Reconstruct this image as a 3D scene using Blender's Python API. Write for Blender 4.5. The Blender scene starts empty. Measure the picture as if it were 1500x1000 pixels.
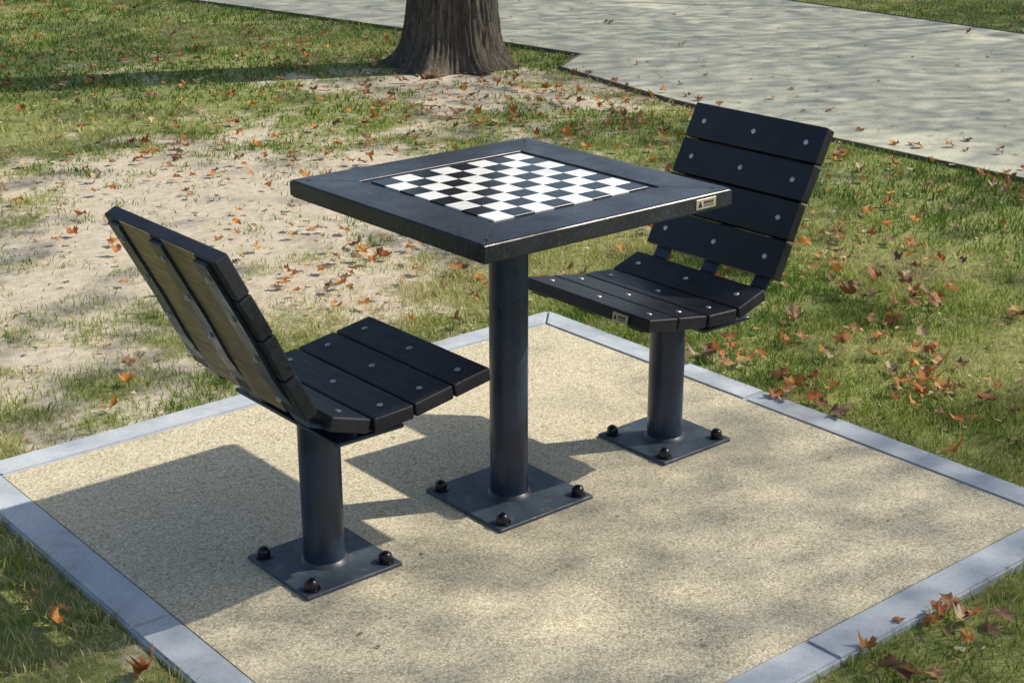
import bpy, bmesh, math, random
import numpy as np
from mathutils import Vector, Matrix
random.seed(7); rng=np.random.default_rng(11)
sc=bpy.context.scene
col=sc.collection

# ------------------------------------------------------------------ utils
def link(ob,parent=None):
    col.objects.link(ob)
    if parent: ob.parent=parent
    return ob
def empty(name,loc=(0,0,0)):
    e=bpy.data.objects.new(name,None); e.location=loc; e.empty_display_size=.1; col.objects.link(e); return e
class NT:
    def __init__(s,name):
        s.m=bpy.data.materials.new(name); s.m.use_nodes=True; s.t=s.m.node_tree; s.b=s.t.nodes["Principled BSDF"]; s.out=s.t.nodes["Material Output"]
        s.tc=s.t.nodes.new("ShaderNodeTexCoord")
    def n(s,typ,**kw):
        nd=s.t.nodes.new(typ)
        for k,v in kw.items(): setattr(nd,k,v)
        return nd
    def l(s,a,b): s.t.links.new(a,b)
    def noise(s,scale,detail=4,rough=.55,vec=None,dist=0):
        nd=s.n("ShaderNodeTexNoise"); nd.inputs["Scale"].default_value=scale; nd.inputs["Detail"].default_value=detail; nd.inputs["Roughness"].default_value=rough; nd.inputs["Distortion"].default_value=dist
        s.l(vec or s.tc.outputs["Object"],nd.inputs["Vector"]); return nd.outputs["Fac"]
    def ramp(s,fac,stops):
        nd=s.n("ShaderNodeValToRGB"); cr=nd.color_ramp
        while len(cr.elements)<len(stops): cr.elements.new(.5)
        for e,(p,c) in zip(cr.elements,stops):
            e.position=p; e.color=(c[0],c[1],c[2],1) if not isinstance(c,(int,float)) else (c,c,c,1)
        s.l(fac,nd.inputs[0]); return nd.outputs[0]
    def mix(s,fac,a,b,bt='MIX'):
        nd=s.n("ShaderNodeMix",data_type='RGBA',blend_type=bt)
        if isinstance(fac,(int,float)): nd.inputs[0].default_value=fac
        else: s.l(fac,nd.inputs[0])
        for i,v in ((6,a),(7,b)):
            if isinstance(v,tuple): nd.inputs[i].default_value=(*v[:3],1)
            else: s.l(v,nd.inputs[i])
        return nd.outputs[2]
    def mapping(s,scale):
        mp=s.n("ShaderNodeMapping"); mp.inputs["Scale"].default_value=scale; s.l(s.tc.outputs["Object"],mp.inputs["Vector"]); return mp.outputs[0]
    def bump(s,h,strength=.3,dist=.002):
        nd=s.n("ShaderNodeBump"); nd.inputs["Strength"].default_value=strength; nd.inputs["Distance"].default_value=dist
        s.l(h,nd.inputs["Height"]); s.l(nd.outputs[0],s.b.inputs["Normal"])
    def base(s,c):
        if isinstance(c,tuple): s.b.inputs["Base Color"].default_value=(*c[:3],1)
        else: s.l(c,s.b.inputs["Base Color"])
    def rough(s,r):
        if isinstance(r,(int,float)): s.b.inputs["Roughness"].default_value=r
        else: s.l(r,s.b.inputs["Roughness"])

# ------------------------------------------------------------------ numpy noise
def _h(ix,iy,seed):
    v=np.sin(ix*127.1+iy*311.7+seed*74.7)*43758.5453
    return v-np.floor(v)
def vnoise(x,y,seed=0):
    ix=np.floor(x);iy=np.floor(y);fx=x-ix;fy=y-iy
    fx=fx*fx*(3-2*fx);fy=fy*fy*(3-2*fy)
    a=_h(ix,iy,seed);b=_h(ix+1,iy,seed);c=_h(ix,iy+1,seed);d=_h(ix+1,iy+1,seed)
    return (a*(1-fx)+b*fx)*(1-fy)+(c*(1-fx)+d*fx)*fy
def fbm(x,y,seed=0,o=4):
    r=0;a=.5;t=0
    for i in range(o):
        r=r+a*vnoise(x,y,seed+i*3.1);t+=a;a*=.5;x=x*2.03+5.1;y=y*2.03+1.7
    return r/t
def sstep(a,b,x):
    t=np.clip((x-a)/(b-a),0,1); return t*t*(3-2*t)
def gauss(x,y,cx,cy,sx,sy=None):
    sy=sy or sx
    return np.exp(-((x-cx)/sx)**2-((y-cy)/sy)**2)

# ------------------------------------------------------------------ materials
def mat_paint(name,c=(.012,.016,.03),r=.32):
    M=NT(name); n=M.noise(9,5)
    M.base(M.mix(M.ramp(n,[(.35,0.),(.7,1.)]),c,tuple(x*1.9+.004 for x in c)))
    M.rough(M.ramp(M.noise(30,4),[(.3,r-.07),(.75,r+.12)]))
    M.bump(M.noise(260,3),.12,.001)
    return M.m
M_steel=mat_paint("navy_powdercoat",(.013,.022,.042),.32)
def mat_plate():
    M=NT("navy_plate"); n=M.noise(9,5); d=M.noise(28,6,.7)
    c=M.mix(M.ramp(n,[(.35,0.),(.7,1.)]),(.034,.050,.070),(.065,.09,.115))
    c=M.mix(M.ramp(d,[(.56,0.),(.74,.5)]),c,(.24,.21,.15))
    M.base(c); M.rough(M.ramp(d,[(.4,.40),(.7,.75)])); M.bump(d,.1,.001); return M.m
M_plate=mat_plate()
def mat_slat():
    M=NT("dark_stained_slats")
    g=M.noise(14,6,.6,M.mapping((6,1,6)))
    w=M.noise(5,3)
    c=M.mix(M.ramp(g,[(.35,0.),(.7,1.)]),(.005,.006,.011),(.016,.017,.026))
    c=M.mix(M.ramp(w,[(.5,0.),(.75,1.)]),c,(.026,.027,.036))
    c=M.mix(M.ramp(M.noise(55,5,.7),[(.62,0.),(.78,.35)]),c,(.09,.08,.065))
    M.base(c); M.rough(M.ramp(g,[(.3,.38),(.7,.58)])); M.bump(g,.4,.0015)
    M.b.inputs["Specular IOR Level"].default_value=.4
    return M.m
M_slat=mat_slat()
def mat_slat_back():
    M=NT("weathered_lit_slat_backs")
    g=M.noise(16,6,.6,M.mapping((7,1,7))); p=M.noise(6,4)
    c=M.ramp(g,[(.3,(.17,.115,.06)),(.7,(.42,.31,.18))])  # wood brown raised to stand in for light reflected onto the backs
    c=M.mix(M.ramp(p,[(.4,0.),(.65,.7)]),c,(.12,.085,.05))
    M.base(c); M.rough(.55); M.bump(g,.4,.0015)
    return M.m
M_slatb=mat_slat_back()
def mat_table():
    M=NT("dark_composite_tabletop")
    n=M.noise(6,4); f=M.noise(120,4,.7)
    c=M.mix(M.ramp(n,[(.35,0.),(.7,1.)]),(.015,.018,.027),(.036,.041,.053))
    c=M.mix(M.ramp(f,[(.52,0.),(.72,.8)]),c,(.095,.095,.095))
    M.base(c); M.rough(M.ramp(M.noise(14,5),[(.3,.24),(.75,.46)])); M.bump(f,.3,.001)
    return M.m
M_table=mat_table()
def mat_simple(name,c,r,metal=0,var=.15,scale=40,bump=.1):
    M=NT(name); n=M.noise(scale,4)
    M.base(M.mix(M.ramp(n,[(.3,0.),(.7,1.)]),tuple(x*(1-var) for x in c),tuple(min(1,x*(1+var)) for x in c)))
    M.rough(r); M.b.inputs["Metallic"].default_value=metal
    if bump: M.bump(n,bump,.001)
    return M.m
M_white=mat_simple("white_tile",(.84,.83,.79),.22,0,.05,60,.03)
M_black=mat_simple("black_tile",(.008,.009,.010),.22,0,.2,60,.03)
M_bolt=mat_simple("bolt_steel",(.55,.55,.57),.42,.75)
M_cap=mat_simple("black_nut_caps",(.006,.006,.008),.25)
M_weld=mat_simple("weld_rim",(.05,.055,.065),.4,.3)
M_label=mat_simple("label_metal",(.50,.47,.36),.4,.3)
M_ink=mat_simple("label_ink",(.02,.02,.02),.5)

# ------------------------------------------------------------------ part builders
def obj_from_bm(name,bm,mats,parent=None,smooth=False):
    me=bpy.data.meshes.new(name); bm.to_mesh(me); bm.free()
    for m in (mats if isinstance(mats,(list,tuple)) else [mats]): me.materials.append(m)
    if smooth:
        me.shade_smooth()
        try: me.set_sharp_from_angle(angle=math.radians(40))
        except Exception: pass
    return link(bpy.data.objects.new(name,me),parent)
def add_box(bm,sx,sy,sz,mat=Matrix(),bev=.003,seg=2,mi=0):
    b=bmesh.new(); bmesh.ops.create_cube(b,size=1)
    bmesh.ops.scale(b,vec=(sx,sy,sz),verts=b.verts)
    if bev: bmesh.ops.bevel(b,geom=list(b.edges),offset=bev,segments=seg,affect='EDGES',profile=.5)
    bmesh.ops.transform(b,matrix=mat,verts=b.verts)
    for f in b.faces: f.material_index=mi
    me=bpy.data.meshes.new("t"); b.to_mesh(me); b.free(); bm.from_mesh(me); bpy.data.meshes.remove(me)
def lathe(bm,prof,cx,cy,cz,seg=32,M=None,mi=0):
    rings=[]
    for r,z in prof:
        ring=[]
        for i in range(seg):
            a=2*math.pi*i/seg; v=Vector((r*math.cos(a),r*math.sin(a),z))
            if M: v=M@v
            ring.append(bm.verts.new(v+Vector((cx,cy,cz))))
        rings.append(ring)
    for a,b in zip(rings,rings[1:]):
        for i in range(seg):
            f=bm.faces.new((a[i],a[(i+1)%seg],b[(i+1)%seg],b[i])); f.material_index=mi
    for ring,rev in ((rings[0],True),(rings[-1],False)):
        f=bm.faces.new(list(reversed(ring)) if rev else ring); f.material_index=mi
def post(parent,p,h,R=.0445):
    bm=bmesh.new()
    lathe(bm,[(R,.008),(R,h)],0,0,0,48); obj_from_bm("column",bm,M_steel,parent,True)
    bm=bmesh.new()
    lathe(bm,[(R+.009,.008),(R+.006,.013),(R+.0005,.018)],0,0,0,48); obj_from_bm("weld",bm,M_weld,parent,True)
    bm=bmesh.new(); add_box(bm,2*p,2*p,.009,Matrix.Translation((0,0,.0045)),.0015,1); obj_from_bm("base_plate",bm,M_plate,parent)
    bm=bmesh.new(); q=p-.026
    for sx in (-1,1):
        for sy in (-1,1):
            rr=.0148; prof=[(.019,.009),(.019,.0115),(.0146,.012),(.0145,.021)]
            prof+=[(rr*math.cos(a),.021+rr*.85*math.sin(a)) for a in (.3,.6,.9,1.2,1.45)]
            lathe(bm,prof,sx*q,sy*q,0,20)
    obj_from_bm("anchor_nuts",bm,M_cap,parent,True)

# ------------------------------------------------------------------ chess table
T=.3435; H=.75
tab=empty("chess_table")
post(tab,.1401,H-.045)
bm=bmesh.new()
inn=.233; th=.039
for k in range(4):
    R=Matrix.Rotation(k*math.pi/2,4,'Z')
    g=.0004
    b=bmesh.new()
    pts=[(-T+g,-T),(T-g,-T),(inn-g,-inn),(-inn+g,-inn)]
    lo=[b.verts.new((x,y,H-th)) for x,y in pts]; hi=[b.verts.new((x,y,H)) for x,y in pts]
    b.faces.new(hi); b.faces.new(lo[::-1])
    for i in range(4): b.faces.new((lo[i],lo[(i+1)%4],hi[(i+1)%4],hi[i]))
    bmesh.ops.recalc_face_normals(b,faces=b.faces)
    es=[e for e in b.edges if all(abs(v.co.y+T)<1e-6 for v in e.verts) and abs(e.verts[0].co.z-e.verts[1].co.z)<1e-6]
    bmesh.ops.bevel(b,geom=es,offset=.004,segments=3,affect='EDGES')
    es=[e for e in b.edges if all(v.co.z>H-1e-6 for v in e.verts) and not all(abs(v.co.y+T)<.0045 for v in e.verts)]
    bmesh.ops.bevel(b,geom=es,offset=.0012,segments=1,affect='EDGES')
    bmesh.ops.transform(b,matrix=R,verts=b.verts)
    me=bpy.data.meshes.new("t"); b.to_mesh(me); b.free(); bm.from_mesh(me)
obj_from_bm("tabletop_frame",bm,M_table,tab)
bm=bmesh.new(); add_box(bm,2*inn-.0015,2*inn-.0015,.02,Matrix.Translation((0,0,H-.0135)),.0008,1); obj_from_bm("tabletop_panel",bm,M_table,tab)
bm=bmesh.new(); add_box(bm,.26,.26,.008,Matrix.Translation((0,0,H-th-.0045)),.001,1); obj_from_bm("mounting_plate",bm,M_steel,tab)
bm=bmesh.new(); hs=.215; s8=hs*2/8
for i in range(8):
    for j in range(8):
        add_box(bm,s8-.0008,s8-.0008,.004,Matrix.Translation((-hs+s8*(i+.5),-hs+s8*(j+.5),H-.0022)),.0004,1,mi=(i+j)%2)
obj_from_bm("checkerboard",bm,[M_white,M_black],tab)
bm=bmesh.new()
for sx in (-1,1):
    for sy in (-1,1):
        lathe(bm,[(.005,0),(.005,.0006),(.003,.001)],sx*(T-.03),sy*(T-.03),H,14)
obj_from_bm("tabletop_screws",bm,M_cap,tab,True)
def label(parent,M,w=.06,h=.022):
    bm=bmesh.new(); add_box(bm,w,h,.0012,M@Matrix.Translation((0,0,.0008)),.0004,1,0)
    v=[bm.verts.new(M@Vector(p)) for p in ((-w*.42,-h*.3,.0018),(-w*.2,-h*.3,.0018),(-w*.31,h*.36,.0018))]
    f=bm.faces.new(v); f.material_index=1
    for i in range(6):
        x=-w*.1+i*w*.085; add_box(bm,w*.05,h*.3,.0004,M@Matrix.Translation((x,h*.12,.0017)),0,1,1)
    add_box(bm,w*.5,h*.09,.0004,M@Matrix.Translation((w*.12,-h*.2,.0017)),0,1,1)
    obj_from_bm("maker_label",bm,[M_label,M_ink],parent)
label(tab,Matrix.Translation((.262,-T,H-.0195))@Matrix.Rotation(math.pi/2,4,'X'))

# ------------------------------------------------------------------ chairs (facing +x, origin at column base)
def chair(name,loc,rotz):
    e=empty(name,loc); e.rotation_euler=(0,0,rotz)
    X0=.515
    prof=[(.228,.441),(.325,.425),(.424,.409),(.524,.404),(.618,.434)]
    back=[(.646,.450),(.690,.540),(.731,.629),(.775,.715),(.818,.800)]
    segs=[(prof[i],prof[i+1]) for i in range(4)]+[(back[i],back[i+1]) for i in range(4)]
    W=.2168; t=.030; gap=.0045
    bmS=bmesh.new(); bmB=bmesh.new(); bmP=bmesh.new()
    under=[]
    for k,(a,b) in enumerate(segs):
        a=Vector((X0-a[0],0,a[1])); b=Vector((X0-b[0],0,b[1]))
        d=(b-a); L=d.length; d.normalize()
        nrm=Vector((0,1,0)).cross(d)
        if nrm.z<0 or (k>3 and nrm.x<0): nrm=-nrm
        c=(a+b)/2-nrm*t/2
        yv=nrm.cross(d)
        M=Matrix(((d.x,yv.x,nrm.x,c.x),(d.y,yv.y,nrm.y,c.y),(d.z,yv.z,nrm.z,c.z),(0,0,0,1)))
        jit=random.uniform(-.0018,.0018)
        M=M@Matrix.Translation((0,jit,0))
        add_box(bmS,L-gap,2*W,t,M,.0038,3)
        for y in (-.168,0,.168):
            Mb=M@Matrix.Translation((0,y,t/2))
            lathe(bmB,[(.0068,0),(.0068,.0008),(.0052,.002),(.002,.0026)],*Mb.translation,12,Mb.to_3x3().to_4x4())
        if k>3:
            for y in (-.084,.084):
                add_box(bmP,L-.0012,.122,.0016,M@Matrix.Translation((0,y,-t/2-.0006)),.0003,1)
            for y in (-.168,0,.168):
                Mb=M@Matrix.Translation((0,y,-t/2-.007))@Matrix.Rotation(math.pi,4,'X')
                lathe(bmB,[(.0075,0),(.0075,.003),(.004,.0035),(.004,.006)],*Mb.translation,6,Mb.to_3x3().to_4x4())
        under.append(((a-nrm*t),(b-nrm*t),nrm))
    obj_from_bm("slats",bmS,M_slat,e)
    obj_from_bm("bolts",bmB,M_bolt,e)
    obj_from_bm("slat_back_faces",bmP,M_slatb,e)
    bmT=bmesh.new()
    pts=[under[0][0]+Vector((-.012,0,0))]; nr=[under[0][2]]
    for k in range(len(under)-1):
        pts.append((under[k][1]+under[k+1][0])/2); nr.append((under[k][2]+under[k+1][2]).normalized())
    pts.append(under[-1][1]+Vector((.004,0,-.01))); nr.append(under[-1][2])
    for y in (-.168,0,.168):
        hw=.023; tt=.008
        prev=None
        for p,n in zip(pts,nr):
            q=[bmT.verts.new(p+Vector((0,y+s*hw,0))-n*o) for s,o in ((-1,.0003),(1,.0003),(1,tt),(-1,tt))]
            if prev:
                for i in range(4): bmT.faces.new((prev[i],prev[(i+1)%4],q[(i+1)%4],q[i]))
            else: bmT.faces.new(q)
            prev=q
        bmT.faces.new(prev[::-1])
    bmesh.ops.recalc_face_normals(bmT,faces=bmT.faces)
    add_box(bmT,.16,.39,.008,Matrix.Translation((0.0,0,.360)),.001,1)
    add_box(bmT,.008,.37,.03,Matrix.Translation((0.07,0,.376)),.001,1)
    add_box(bmT,.008,.37,.016,Matrix.Translation((-0.03,0,.368)),.001,1)
    obj_from_bm("steel_straps",bmT,M_steel,e)
    post(e,.1194,.357)
    if rotz: label(e,Matrix.Translation((X0-.228+.0045,.130,.441-.0165))@Matrix.Rotation(math.pi/2,4,'Z')@Matrix.Rotation(math.radians(80),4,'X'),.05,.02)
    return e
chair("park_chair",(-.5146,0,0),0)
chair("park_chair",(.5154,0,0),math.pi)

# ------------------------------------------------------------------ pad + kerb
def mat_pad():
    M=NT("resin_bound_gravel")
    v=M.n("ShaderNodeTexVoronoi"); v.inputs["Scale"].default_value=210; M.l(M.tc.outputs["Object"],v.inputs["Vector"])
    sep=M.n("ShaderNodeSeparateColor"); M.l(v.outputs["Color"],sep.inputs[0])
    c=M.ramp(sep.outputs[0],[(0,(.33,.27,.16)),(.20,(.52,.45,.30)),(.6,(.64,.57,.395)),(.9,(.72,.65,.48)),(1,(.82,.76,.62))])
    c=M.mix(M.ramp(v.outputs["Distance"],[(.45,0.),(.85,.6)]),c,(.27,.22,.13))
    big=M.noise(2.2,5,.6)
    c=M.mix(M.ramp(big,[(.35,.0),(.7,.3)]),c,(.48,.44,.32))
    st=M.noise(9,6,.65,None,.6)
    c=M.mix(M.ramp(st,[(.58,.0),(.8,.25)]),c,(.38,.34,.23))
    M.base(c); M.rough(.85); M.bump(v.outputs["Distance"],.4,-.002)
    return M.m
M_pad=mat_pad()
I=.872; K=.962
bm=bmesh.new(); add_box(bm,2*I-.004,2*I-.004,.06,Matrix.Translation((0,0,-.03)),0); obj_from_bm("gravel_pad",bm,M_pad)
def mat_kerb():
    M=NT("concrete_kerb")
    a=M.noise(7,6,.65); b=M.noise(160,3)
    c=M.ramp(a,[(.3,(.34,.38,.42)),(.55,(.47,.51,.55)),(.75,(.55,.57,.59))])
    c=M.mix(M.ramp(b,[(.5,0.),(.75,.4)]),c,(.24,.24,.23))
    c=M.mix(M.ramp(M.noise(3.3,6,.7),[(.54,0.),(.70,.6)]),c,(.28,.25,.17))
    M.base(c); M.rough(.85); M.bump(b,.35,.0015); return M.m
M_kerb=mat_kerb()
ke=empty("concrete_kerb")
for k in range(4):
    o_prev=0
    for half in (0,1):
        b=bmesh.new(); g=.0018
        off=random.uniform(-.03,.05)
        if half==0: pts=[(-K+g,-K),(off-g,-K),(off-g,-I),(-I+g,-I)]
        else: pts=[(o_prev+g,-K),(K-g,-K),(I-g,-I),(o_prev+g,-I)]
        o_prev=off
        z1=.004+random.uniform(-.0015,.0015)
        lo=[b.verts.new((x,y,-.08)) for x,y in pts]; hi=[b.verts.new((x,y,z1)) for x,y in pts]
        b.faces.new(hi); b.faces.new(lo[::-1])
        for i in range(4): b.faces.new((lo[i],lo[(i+1)%4],hi[(i+1)%4],hi[i]))
        bmesh.ops.recalc_face_normals(b,faces=b.faces)
        bmesh.ops.bevel(b,geom=[e for e in b.edges if all(v.co.z>0 for v in e.verts)],offset=.005,segments=2,affect='EDGES')
        bmesh.ops.transform(b,matrix=Matrix.Rotation(k*math.pi/2,4,'Z'),verts=b.verts)
        obj_from_bm("kerb_block",b,M_kerb,ke)

# ------------------------------------------------------------------ path
path_near=[(3.95,-14),(3.85,-3),(3.72,-.5),(3.69,.98),(3.72,2.1),(3.83,3.2),(4.02,4.15),(4.08,4.42),(4.50,4.70),(4.44,5.42),(4.25,6.8),(3.95,8.9),(3.6,12),(3.0,22)]
path_far=[(7.5,-14),(7.38,-3),(7.36,1),(7.42,3.35),(7.62,5.67),(7.6,9),(7.3,13),(6.8,22)]
def in_path(x,y):
    n=np.array(path_near); f=np.array(path_far)
    wob=.04*(fbm(y*3,y*0+2,301,3)-.5)*2
    return (x>np.interp(y,n[:,1],n[:,0])+wob)&(x<np.interp(y,f[:,1],f[:,0])+wob)
def mat_path():
    M=NT("path_surface")
    v=M.n("ShaderNodeTexVoronoi"); v.inputs["Scale"].default_value=120; M.l(M.tc.outputs["Object"],v.inputs["Vector"])
    sep=M.n("ShaderNodeSeparateColor"); M.l(v.outputs["Color"],sep.inputs[0])
    c=M.ramp(sep.outputs[0],[(0,(.42,.41,.305)),(.5,(.51,.50,.385)),(1,(.60,.58,.46))])
    c=M.mix(M.ramp(M.noise(1.3,6,.65),[(.35,0.),(.7,.5)]),c,(.43,.44,.335))
    M.base(c); M.rough(.9); M.bump(v.outputs["Distance"],.2,-.002); return M.m
bm=bmesh.new()
n=np.array(path_near); f=np.array(path_far)
ys=np.unique(np.concatenate([np.linspace(-14,22,145),n[:,1],f[:,1]]))
pr=None
for y in ys:
    a=bm.verts.new((np.interp(y,n[:,1],n[:,0]),y,0)); b=bm.verts.new((np.interp(y,f[:,1],f[:,0]),y,0))
    if pr: bm.faces.new((pr[0],pr[1],b,a))
    pr=(a,b)
obj_from_bm("footpath",bm,mat_path())
bm=bmesh.new()
for pl in (path_near,path_far):
    for p,q in zip(pl,pl[1:]):
        p=Vector((*p,0));q=Vector((*q,0));d=q-p;L=d.length;an=math.atan2(d.y,d.x)
        add_box(bm,L+.004,.016,.05,Matrix.Translation((p+q)/2+Vector((0,0,-.021+random.uniform(0,.003))))@Matrix.Rotation(an,4,'Z'),.002,1)
obj_from_bm("path_edging",bm,mat_simple("dark_edging",(.12,.10,.07),.8,0,.4,30,.3))

# ------------------------------------------------------------------ ground
def bareness(x,y):
    b=1.0*gauss(x,y,-.1,1.9,1.15,1.15)+.75*gauss(x,y,1.3,3.0,1.2,.9)+.7*gauss(x,y,3.1,3.9,1.0,.8)+.5*gauss(x,y,.3,4.0,1.1,.7)+.6*gauss(x,y,3.2,5.0,.8)+.35*gauss(x,y,1.6,1.9,.7,.5)+.3*gauss(x,y,2.6,2.9,.8,.6)
    b=np.clip(b,0,1)*.80
    b+=.2*sstep(.2,-.0,np.abs(np.maximum(np.abs(x),np.abs(y))-K))*sstep(-1,1,y)*.5
    b-=.12*sstep(.9,1.3,x)*sstep(2,1,y)+.1*sstep(-.9,-1.1,x)*sstep(1,.4,y)
    n1=fbm(x*1.7,y*1.7,3,5); n2=fbm(x*7,y*7,9,4)
    b=b+(n1-.5)*1.0+(n2-.5)*1.1-.08
    b=np.where(in_path(x,y),1,b)
    return np.clip(b,0,1)
fx=np.concatenate([[-120,-40,-12,-5],np.arange(-2.6,10.6,.055),[13,20,45,120]])
fy=np.concatenate([[-120,-40,-12,-5],np.arange(-2.6,12.6,.055),[15,22,45,140]])
X,Y=np.meshgrid(fx,fy); nx,ny=len(fx),len(fy)
Z=-.016+0.012*(fbm(X*1.1,Y*1.1,20,3)-.5)+.006*(fbm(X*8,Y*8,21,2)-.5)
verts=np.stack([X.ravel(),Y.ravel(),Z.ravel()],1)
idx=np.arange(nx*ny).reshape(ny,nx)
faces=np.stack([idx[:-1,:-1].ravel(),idx[:-1,1:].ravel(),idx[1:,1:].ravel(),idx[1:,:-1].ravel()],1)
def np_mesh(name,verts,face_lists,mat,attrs=None,parent=None,smooth=False):
    me=bpy.data.meshes.new(name)
    loops=np.concatenate([f.ravel() for f in face_lists]).astype(np.int32)
    tot=np.concatenate([np.full(len(f),f.shape[1],np.int32) for f in face_lists])
    st=np.concatenate([[0],np.cumsum(tot)[:-1]]).astype(np.int32)
    me.vertices.add(len(verts)); me.vertices.foreach_set("co",verts.astype(np.float32).ravel())
    me.loops.add(len(loops)); me.loops.foreach_set("vertex_index",loops)
    me.polygons.add(len(tot)); me.polygons.foreach_set("loop_start",st); me.polygons.foreach_set("loop_total",tot)
    me.update(calc_edges=True); me.validate()
    for k,v in (attrs or {}).items():
        if v.ndim==1:
            a=me.attributes.new(k,'FLOAT','POINT'); a.data.foreach_set("value",v.astype(np.float32))
        else:
            a=me.attributes.new(k,'FLOAT_COLOR','POINT'); a.data.foreach_set("color",np.concatenate([v,np.ones((len(v),1))],1).astype(np.float32).ravel())
    for m in (mat if isinstance(mat,list) else [mat]): me.materials.append(m)
    if smooth: me.shade_smooth()
    return link(bpy.data.objects.new(name,me),parent)
def mat_ground():
    M=NT("soil_and_turf")
    at=M.n("ShaderNodeAttribute",attribute_name="bare")
    f1=M.noise(26,6,.7); f2=M.noise(150,4,.7); f0=M.noise(5,6,.65)
    soil=M.ramp(f1,[(.28,(.38,.315,.225)),(.5,(.56,.485,.37)),(.72,(.67,.60,.475))])
    soil=M.mix(M.ramp(f2,[(.5,0.),(.72,.5)]),soil,(.31,.245,.16))
    soil=M.mix(M.ramp(f0,[(.52,0.),(.7,.5)]),soil,(.39,.36,.19))
    turf=M.ramp(f1,[(.3,(.12,.16,.035)),(.55,(.27,.28,.085)),(.75,(.43,.39,.17))])
    turf=M.mix(M.ramp(f2,[(.4,0.),(.7,.5)]),turf,(.10,.13,.03))
    ad=M.n("ShaderNodeMath",operation='ADD'); M.l(at.outputs["Fac"],ad.inputs[0])
    sb=M.n("ShaderNodeMath",operation='MULTIPLY_ADD'); M.l(f1,sb.inputs[0]); sb.inputs[1].default_value=.8; sb.inputs[2].default_value=-.4; M.l(sb.outputs[0],ad.inputs[1])
    c=M.mix(M.ramp(ad.outputs[0],[(.2,0.),(.55,1.)]),turf,soil)
    M.base(c); M.rough(.95)
    mx=M.n("ShaderNodeMath",operation='ADD'); M.l(f1,mx.inputs[0]); M.l(f2,mx.inputs[1]); M.bump(mx.outputs[0],.6,.010)
    return M.m
np_mesh("ground",verts,[faces],mat_ground(),{"bare":bareness(X.ravel(),Y.ravel())},smooth=True)

# ------------------------------------------------------------------ grass
def blades(n,x0,x1,y0,y1,keep,hs,ws):
    x=rng.uniform(x0,x1,n);y=rng.uniform(y0,y1,n)
    ok=keep(x,y)&~in_path(x,y)&(np.maximum(np.abs(x),np.abs(y))>K-.004)&(np.hypot(x-3.66,y-4.95)>.36)
    x=x[ok];y=y[ok]
    b=bareness(x,y)
    clump=fbm(x*9,y*9,31,3)
    p=np.clip(1.15-1.45*b,0.03,1)*np.clip(.45+1.5*(clump-.3),.15,1)
    ok=rng.random(len(x))<p; x=x[ok];y=y[ok];b=b[ok];clump=clump[ok]
    m=len(x)
    h=hs*rng.uniform(.5,1.2,m)*(.6+.8*clump)*(1-.45*b); w=ws*rng.uniform(.7,1.3,m)
    a=rng.uniform(0,2*np.pi,m); la=rng.uniform(0,2*np.pi,m); lean=rng.uniform(.25,1.1,m)*h
    dx=np.cos(a)*w/2;dy=np.sin(a)*w/2; lx=np.cos(la)*lean;ly=np.sin(la)*lean
    z0=-.016
    V=np.zeros((m,5,3))
    V[:,0]=np.stack([x-dx,y-dy,np.full(m,z0)],1);V[:,1]=np.stack([x+dx,y+dy,np.full(m,z0)],1)
    V[:,2]=np.stack([x+dx*.8+lx*.35,y+dy*.8+ly*.35,z0+h*.6],1);V[:,3]=np.stack([x-dx*.8+lx*.35,y-dy*.8+ly*.35,z0+h*.6],1)
    V[:,4]=np.stack([x+lx,y+ly,z0+h*.95],1)
    dry=fbm(x*1.3,y*1.3,50,4)-.14*sstep(-.9,-1.1,x)*sstep(1.2,.6,y)-.05*sstep(.9,1.2,x)*sstep(1.8,.8,y)-.06*sstep(5.2,6.2,x*.64+y*.77)
    t=np.clip((dry-.42)*3.2+rng.normal(0,.26,m)+.35*b,0,1)[:,None]
    g=np.array([.115,.215,.026]);yl=np.array([.37,.42,.085]);st=np.array([.60,.53,.27])
    c=np.where(t<.6,g+(yl-g)*t/.6,yl+(st-yl)*(t-.6)/.4)
    c=c*rng.uniform(.75,1.25,(m,1))
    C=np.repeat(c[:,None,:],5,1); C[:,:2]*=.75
    return V,C
sets=[]
r=lambda x,y:np.hypot(x,y)
sets.append(blades(340000,-2.3,3.0,-2.3,2.3,lambda x,y:(r(x,y)<2.3)&~((x<-1.3)&(y<-1.0)),.031,.0029))
sets.append(blades(320000,-3,5,-2,6,lambda x,y:(r(x,y)>=2.3)&(r(x,y)<4.6)&(x+y>0),.032,.0042))
sets.append(blades(280000,-1,12,1,14,lambda x,y:(r(x,y)>=4.6)&(r(x,y)<15),.033,.0075))
V=np.concatenate([s[0] for s in sets]);C=np.concatenate([s[1] for s in sets]);m=len(V)
base=np.arange(m)[:,None]*5
q=base+np.array([[0,1,2,3]]); t3=base+np.array([[3,2,4]])
def mat_attr(name,transl=.35,rough=.6):
    M=NT(name); at=M.n("ShaderNodeAttribute",attribute_name="col"); M.base(at.outputs["Color"]); M.rough(rough)
    M.b.inputs["Specular IOR Level"].default_value=.25
    tr=M.n("ShaderNodeBsdfTranslucent"); M.l(at.outputs["Color"],tr.inputs[0])
    mx=M.n("ShaderNodeMixShader"); mx.inputs[0].default_value=transl; M.l(M.b.outputs[0],mx.inputs[1]); M.l(tr.outputs[0],mx.inputs[2]); M.l(mx.outputs[0],M.out.inputs[0])
    return M.m
np_mesh("grass",V.reshape(-1,3),[q,t3],mat_attr("grass_blades"),{"col":C.reshape(-1,3)})

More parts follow.
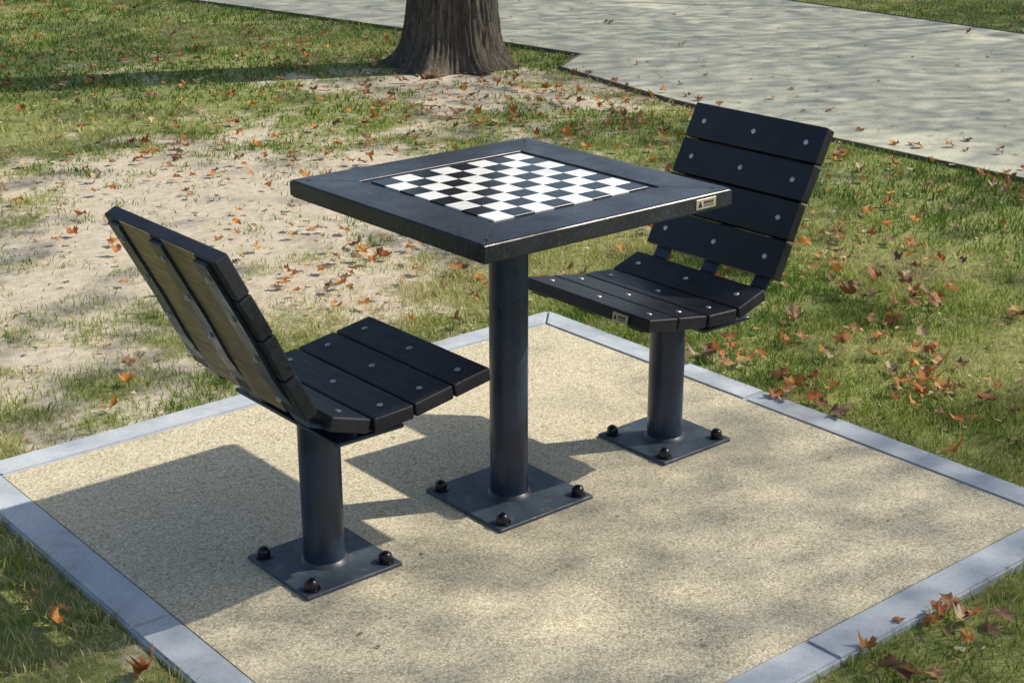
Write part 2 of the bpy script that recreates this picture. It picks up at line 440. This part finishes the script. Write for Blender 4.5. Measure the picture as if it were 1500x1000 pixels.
# ------------------------------------------------------------------ fallen leaves
ang=[90,74,62,46,30,14,-2,-20,-40,-60,-78,-90]; rad=[1.0,.80,.62,.92,.72,.60,.85,.62,.52,.60,.42,.30]
half=[(math.radians(a),r_) for a,r_ in zip(ang,rad)]
out=[(math.cos(a)*r_,math.sin(a)*r_) for a,r_ in half]
out=out+[(-x,y) for x,y in out[-2:0:-1]]
O=np.array(out); nl=len(O)
def leaves(P,size,zoff):
    m=len(P)
    rs=O[None]*(1+rng.normal(0,.12,(m,nl,1)))*np.stack([rng.uniform(.6,1.05,m),np.ones(m)],1)[:,None,:]
    pts=np.concatenate([np.zeros((m,1,2)),rs],1)
    mid=pts*.5
    pts=np.concatenate([pts,mid[:,1:]],1)
    x=pts[...,0];y=pts[...,1];rr=np.hypot(x,y)
    k1=rng.normal(.45,.55,(m,1));k2=rng.normal(.2,.4,(m,1));ph=rng.uniform(0,6.28,(m,1))
    z=k1*x**2+k2*y**2+.2*np.sin(3*np.arctan2(y,x)+ph)*rr+rng.normal(0,.08,x.shape)*rr
    L=np.stack([x,y,z],-1)*size[:,None,None]
    a=rng.uniform(0,6.28,m); tx=rng.normal(0,.27,m); ty=rng.normal(0,.27,m)
    ca,sa=np.cos(a),np.sin(a); Z0=np.zeros(m);O1=np.ones(m)
    Rz=np.stack([ca,-sa,Z0,sa,ca,Z0,Z0,Z0,O1],1).reshape(m,3,3)
    cx_,sx_=np.cos(tx),np.sin(tx); Rx=np.stack([O1,Z0,Z0,Z0,cx_,-sx_,Z0,sx_,cx_],1).reshape(m,3,3)
    cy_,sy_=np.cos(ty),np.sin(ty); Ry=np.stack([cy_,Z0,sy_,Z0,O1,Z0,-sy_,Z0,cy_],1).reshape(m,3,3)
    L=np.einsum('mij,mjk,mkl,mnl->mni',Rx,Ry,Rz,L)
    L[...,2]-=L[...,2].min(1,keepdims=True)*.8
    L[...,:2]+=P[:,None,:]; L[...,2]+=zoff[:,None]
    nv=1+2*nl
    o=1+np.arange(nl); o2=np.roll(o,-1); mi=1+nl+np.arange(nl); mi2=np.roll(mi,-1)
    tri=np.stack([np.zeros(nl,int),mi,mi2],1); qd=np.stack([mi,o,o2,mi2],1)
    b=np.arange(m)[:,None,None]*nv
    pal=np.array([[.58,.24,.07],[.46,.16,.05],[.60,.34,.14],[.33,.15,.065],[.27,.16,.09],[.58,.46,.27],[.68,.29,.06]])
    pc=pal[rng.choice(len(pal),m,p=[.22,.16,.17,.13,.12,.12,.08])]*rng.uniform(.7,1.15,(m,1))
    c=np.repeat(pc[:,None],nv,1)*(1-.35*rng.random((m,nv,1)))
    return L.reshape(-1,3),(tri[None]+b).reshape(-1,3),(qd[None]+b).reshape(-1,4),c.reshape(-1,3)
pts=[]
cl=[(.75,1.82,.22,16),(1.05,1.85,.25,18),(.55,1.6,.12,6),(.93,1.35,.12,6),(.48,3.7,.3,16),(1.1,3.65,.3,14),(2.45,3.7,.4,26),(1.7,3.35,.35,20),
    (1.06,.0,.06,12),(1.40,-.2,.10,13),(1.25,-.1,.14,6),(1.44,.25,.1,6),(1.95,.4,.2,14),(1.07,.3,.06,9),(2.3,.65,.25,20),(1.12,-.6,.1,6),(.33,-1.02,.05,10),(.05,-1.04,.05,5),
    (-1.02,.5,.05,2),(-1.06,.22,.06,4),(-1.0,-.17,.03,2),(3.2,1.4,.5,38),(3.3,2.6,.4,30),(3.4,3.6,.45,44),(2.9,3.2,.5,40),(3.55,.4,.3,24),(3,5.8,.7,44),(2,5.2,.8,44),(3.2,4.3,.5,30),(-.2,1.3,.15,3),(1.9,1.4,.5,30),(2.6,1.9,.5,30),(1.6,-.4,.25,14),(1.15,-.9,.2,7),(.6,-1.2,.2,5),(1.7,.0,.3,12)]
for cx,cy,s,k in cl:
    k=int(k*(1.6 if cx>1.5 or cy>1.2 else 1.2))
    pts.append(np.stack([rng.normal(cx,s,k),rng.normal(cy,s,k)],1))
u=np.stack([rng.uniform(-3,11,4200),rng.uniform(-3,14,4200)],1)
dn=fbm(u[:,0]*1.1,u[:,1]*1.1,77,4); dens=np.clip((dn-.36)*3,.08,1)*np.where(in_path(u[:,0],u[:,1]),.10,1)*np.where(u[:,0]<.9,.5,1)
u=u[rng.random(len(u))<dens]; pts.append(u)
P=np.concatenate(pts); P=P[(np.maximum(np.abs(P[:,0]),np.abs(P[:,1]))>K-.03)&(np.hypot(P[:,0]-3.66,P[:,1]-4.95)>.4)]
size=rng.uniform(.018,.039,len(P))*np.where(P[:,0]<.9,.9,1.0)
size=np.where((P[:,0]>.9)&(P[:,0]<2.2)&(P[:,1]<1),size*1.05,size)
onk=np.maximum(np.abs(P[:,0]),np.abs(P[:,1]))<K
zo=np.where(in_path(P[:,0],P[:,1]),.002,np.where(onk,.006,.002+rng.uniform(0,.006,len(P))))
Lv,Lt,Lq,Lc=leaves(P,size,zo)
np_mesh("fallen_leaves",Lv,[Lt,Lq],mat_attr("dry_leaves",.2,.55),{"col":Lc})
m=7500
dx_=rng.uniform(-2,7.6,m);dy_=rng.uniform(-2,9,m)
ok=(np.maximum(np.abs(dx_),np.abs(dy_))>K)&((~in_path(dx_,dy_))|(rng.random(m)<.25)); dx_=dx_[ok];dy_=dy_[ok]
# a few husks and grit blown on to the pad
gxp=rng.uniform(-.85,.85,60); gyp=rng.uniform(-.85,.85,60)
dx_=np.concatenate([dx_,gxp]);dy_=np.concatenate([dy_,gyp]);m=len(dx_)
aa=rng.uniform(0,6.28,m);ll=rng.uniform(.004,.014,m);ll[-60:]*=.4;ww=ll*rng.uniform(.2,.6,m)
V=np.zeros((m,4,3))
for i,(sx,sy) in enumerate(((-1,-1),(1,-1),(1,1),(-1,1))):
    V[:,i,0]=dx_+np.cos(aa)*sx*ll-np.sin(aa)*sy*ww; V[:,i,1]=dy_+np.sin(aa)*sx*ll+np.cos(aa)*sy*ww; V[:,i,2]=.0035+rng.uniform(-.001,.006,m)*np.where(np.arange(m)>=m-60,.2,1)
dc=np.array([[.28,.18,.10],[.48,.27,.12],[.20,.14,.09],[.55,.46,.31]])[rng.integers(0,4,m)]
np_mesh("leaf_litter",V.reshape(-1,3),[np.arange(m*4).reshape(m,4)],mat_attr("litter",.1,.7),{"col":np.repeat(dc,4,0)})

# ------------------------------------------------------------------ trees
def mat_bark():
    M=NT("bark")
    v=M.mapping((1,1,.25)); a=M.noise(20,8,.72,v,1.2); b=M.noise(70,5,.7,v); p=M.noise(2.5,4); fl=M.noise(16,5,.65)
    c=M.ramp(a,[(.36,(.045,.036,.029)),(.48,(.165,.138,.11)),(.62,(.30,.26,.215)),(.75,(.42,.37,.31))])
    c=M.mix(M.ramp(b,[(.45,0.),(.7,.55)]),c,(.08,.065,.052))
    c=M.mix(M.ramp(p,[(.4,0.),(.65,.45)]),c,(.17,.135,.10))
    c=M.mix(M.ramp(fl,[(.56,0.),(.66,.5)]),c,(.10,.08,.06))
    M.base(c); M.rough(.95)
    mx=M.n("ShaderNodeMath",operation='ADD'); M.l(a,mx.inputs[0]); M.l(b,mx.inputs[1]); M.bump(mx.outputs[0],1,.04); return M.m
M_bark=mat_bark()
def trunk_mesh(name,parent,cx,cy,r0,h,flare,seed):
    na=320; zs=np.concatenate([np.linspace(-.05,1.2,110),np.linspace(1.25,h,50)])
    A=np.linspace(0,2*np.pi,na,endpoint=False)
    AA,ZZ=np.meshgrid(A,zs); u=np.cos(AA);v=np.sin(AA)
    z_=ZZ*2.8
    fur=1-np.abs(fbm(u*13+z_*.6+40,v*13+z_*.9+7,seed+2,3)-.5)*4
    fur=np.clip(fur,0,1)**1.5
    ez=lambda s:np.exp(-np.clip(ZZ,0,9)/s)
    R=r0*(1-.25*ZZ/h)+flare*ez(.16)*(1+.55*np.cos(AA*5+seed)+.4*np.cos(AA*3+1.3*seed))+.035*(fbm(u*2+5,v*2+ZZ*1.5,seed+8)-.5)*2
    R+=.17*ez(.045)*np.exp(-((AA-2.45)/.22)**2)+.12*ez(.05)*np.exp(-((AA-3.15)/.16)**2)+.13*ez(.06)*np.exp(-((AA-3.75)/.18)**2)+.11*ez(.06)*np.exp(-((AA-4.5)/.18)**2)+.12*ez(.06)*np.exp(-((AA-5.3)/.2)**2)
    R-=.018*fur
    R+=.010*(fbm(u*30+z_*3,v*30+z_*4,seed+5,2)-.5)
    V=np.stack([cx+R*np.cos(AA),cy+R*np.sin(AA),ZZ],-1).reshape(-1,3)
    n_=len(zs); i=np.arange(n_*na).reshape(n_,na); j=np.roll(i,-1,1)
    F=np.stack([i[:-1].ravel(),j[:-1].ravel(),j[1:].ravel(),i[1:].ravel()],1)
    return np_mesh(name,V,[F],M_bark,None,parent,True)
def limb(bm,p,q,r0,r1,seed):
    random.seed(seed); n_=7; prev=None; side=Vector((random.uniform(-1,1),random.uniform(-1,1),.3))*(q-p).length*.08
    for k in range(n_+1):
        t=k/n_; c=p.lerp(q,t)+side*math.sin(t*math.pi)+Vector((0,0,(q-p).length*.10*math.sin(t*math.pi))); r_=r0+(r1-r0)*t
        d=(q-p).normalized(); X_=d.orthogonal().normalized(); Y_=d.cross(X_)
        ring=[bm.verts.new(c+(X_*math.cos(a)+Y_*math.sin(a))*r_) for a in [2*math.pi*i/10 for i in range(10)]]
        if prev:
            for i in range(10): bm.faces.new((prev[i],prev[(i+1)%10],ring[(i+1)%10],ring[i]))
        prev=ring
SX,SY=.953,-.467
def shade(x,y):
    n1=fbm(x*1.5+3,y*1.5,101,3); n2=fbm(x*4.5,y*4.5,131,3)
    n=.6*n1+.4*n2
    S=sstep(.45,.58,n)*.75
    inp=sstep(3.5,4.2,x)*sstep(7.9,7.4,x)
    lit=np.clip(gauss(x,y,3.95,1.6,.25,.5)+gauss(x,y,7.0,3.5,.2,.3)+gauss(x,y,6.6,6.2,.25,.5)+gauss(x,y,5.6,2.6,.15,.3),0,1)
    S=S*(1-inp)+inp*(.95-.9*lit*sstep(.35,.5,n2))
    clr=np.clip(1.4*gauss(x,y,.1,1.9,1.4,1.4)+1.1*gauss(x,y,1.4,3.4,1.3,1.0)+1.0*gauss(x,y,.3,4.6,1.6,.7)+1.0*gauss(x,y,1.8,4.9,1.3,.7),0,1)
    S=S*(1-clr)+clr*sstep(.56,.64,n)*.6
    t=x*.64+y*.77
    far=sstep(5.7,6.1,t+.6*(n1-.5))*sstep(4.2,3.2,x)
    S=np.maximum(S,far*np.where(fbm(x*.6+y*.9,y*2.2-x*1.1,141,3)>.53,.1,.95))
    e=y-(.06+.05*np.sin(x*5+1)+.06*(n2-.5))
    near=sstep(.08,-.08,e)*sstep(1.05,.95,x)
    padlit=sstep(-.08,.08,e)*sstep(1.0,.9,x)*sstep(1.0,.85,y)
    nearS=.92-.75*np.clip(gauss(x,y,-.30,-.48,.17,.12)+.75*gauss(x,y,-.5,-.62,.13)+.9*gauss(x,y,.24,-.02,.07,.05)+.25*gauss(x,y,.5,-.35,.16)+.3*sstep(.5,.62,n2),0,1)
    S=S*(1-near)+near*nearS
    S=S*(1-padlit)+padlit*(.03+.4*gauss(x,y,.75,.1,.2))
    gr=sstep(1.0,1.1,x)*sstep(3.5,3.2,x)*sstep(2.2,1.6,y)
    S=S*(1-gr)+gr*sstep(.49,.57,n2*.7+n1*.3)*.9
    return np.clip(S,0,1)
def leaf_cards(P3,size):
    m=len(P3); nrm=rng.normal(0,1,(m,3)); nrm[:,2]=np.abs(nrm[:,2])+.5; nrm/=np.linalg.norm(nrm,axis=1,keepdims=True)
    a=np.cross(nrm,rng.normal(0,1,(m,3))); a/=np.linalg.norm(a,axis=1,keepdims=True); b=np.cross(nrm,a)
    return np.stack([P3-a*size[:,None],P3-b*size[:,None]*.7,P3+a*size[:,None],P3+b*size[:,None]*.7],1)
trees=[("plane_tree",3.66,4.95,.275,.07,1),("plane_tree",8.6,-3.3,.30,.08,2),("plane_tree",12.8,1.6,.30,.08,3)]
NS=250000
gx=rng.uniform(-2.6,9.5,NS);gy=rng.uniform(-2.6,11,NS)
ok=rng.random(NS)<shade(gx,gy); gx=gx[ok];gy=gy[ok]
hh=4.6+2.6*fbm(gx*.5,gy*.5,7,2)+rng.normal(0,.25,len(gx))
C3=np.stack([gx+SX*hh,gy+SY*hh,hh],1)  # unseen crown leaves, placed along sun rays to cast the shade map
tc=np.array([(t[1],t[2]) for t in trees])
d2=((C3[:,None,:2]-tc[None])**2).sum(2); d2[:,0]+=9; own=d2.argmin(1)
M_leaf=mat_attr("canopy_leaves",.45,.5)
for ti,(nm,tx,ty,r0,fl,sd) in enumerate(trees):
    e=empty(nm); trunk_mesh("trunk",e,tx,ty,r0,4.2,fl,sd)
    mine=C3[own==ti]
    k=7000 if ti==0 else 3000
    cc=rng.normal(0,1,(k,3)); cc/=np.linalg.norm(cc,axis=1,keepdims=True); rr_=rng.random((k,1))**.4
    if ti==0: ex=np.array([tx-1.0,ty+2.4,7.8])+cc*rr_*np.array([2.6,2.6,1.9])
    else: ex=np.array([tx+4.6,ty-2.6,7.5])+cc*rr_*np.array([2.8,2.8,1.7])
    allp=np.concatenate([mine,ex])
    s_=np.concatenate([rng.uniform(.018,.031,len(mine)),rng.uniform(.07,.12,len(ex))])
    V=leaf_cards(allp,s_); m=len(V)
    cg=np.array([.10,.16,.035])*rng.uniform(.6,1.5,(m,1))+np.array([.14,.08,0])*(rng.random((m,1))<.25)
    np_mesh("shade_crown_foliage",V.reshape(-1,3),[np.arange(m*4).reshape(m,4)],M_leaf,{"col":np.repeat(cg,4,0)},e)
    bm=bmesh.new(); top=Vector((tx,ty,4.1))
    random.seed(50+ti)
    tg=[Vector(ex[random.randrange(len(ex))]) for _ in range(5)]+[Vector(allp[random.randrange(len(allp))]) for _ in range(4)]
    for i,g in enumerate(tg):
        limb(bm,top+Vector((0,0,-.3+.05*i)),g,.07 if i<5 else .035,.01,i+ti*20)
    obj_from_bm("limbs",bm,M_bark,e,True)

# ------------------------------------------------------------------ light
el=math.radians(43.3); az=math.atan2(-.35,.7145)
sd=Vector((math.cos(az)*math.cos(el),math.sin(az)*math.cos(el),math.sin(el)))
su=bpy.data.lights.new("sun",'SUN'); su.energy=5.0; su.angle=math.radians(.55); su.color=(1,.93,.80)
so=bpy.data.objects.new("sun",su); so.rotation_euler=sd.to_track_quat('Z','Y').to_euler(); link(so)
w=bpy.data.worlds.new("World"); sc.world=w; w.use_nodes=True; nt=w.node_tree
sky=nt.nodes.new("ShaderNodeTexSky"); sky.sky_type='NISHITA'; sky.sun_disc=False; sky.sun_elevation=el; sky.sun_rotation=math.atan2(sd.x,sd.y)
sky.dust_density=2.0
bg=nt.nodes["Background"]; bg.inputs[1].default_value=.15; nt.links.new(sky.outputs[0],bg.inputs[0])
sc.view_settings.view_transform='Standard'; sc.view_settings.look='None'; sc.view_settings.exposure=0

# ------------------------------------------------------------------ camera
yaw,pit,rol=.8763,.3456,-.0025
F=Vector((math.cos(yaw)*math.cos(pit),math.sin(yaw)*math.cos(pit),-math.sin(pit)))
R=F.cross(Vector((0,0,1))).normalized(); U=R.cross(F)
R2=R*math.cos(rol)+U*math.sin(rol); U2=-R*math.sin(rol)+U*math.cos(rol)
cam=bpy.data.cameras.new("camera"); cam.lens=2207.2/1500*36; cam.sensor_width=36; cam.clip_end=500; cam.clip_start=.05
co=bpy.data.objects.new("camera",cam)
co.matrix_world=Matrix(((R2.x,U2.x,-F.x,-2.0510),(R2.y,U2.y,-F.y,-2.4743),(R2.z,U2.z,-F.z,1.5415),(0,0,0,1)))
link(co); sc.camera=co
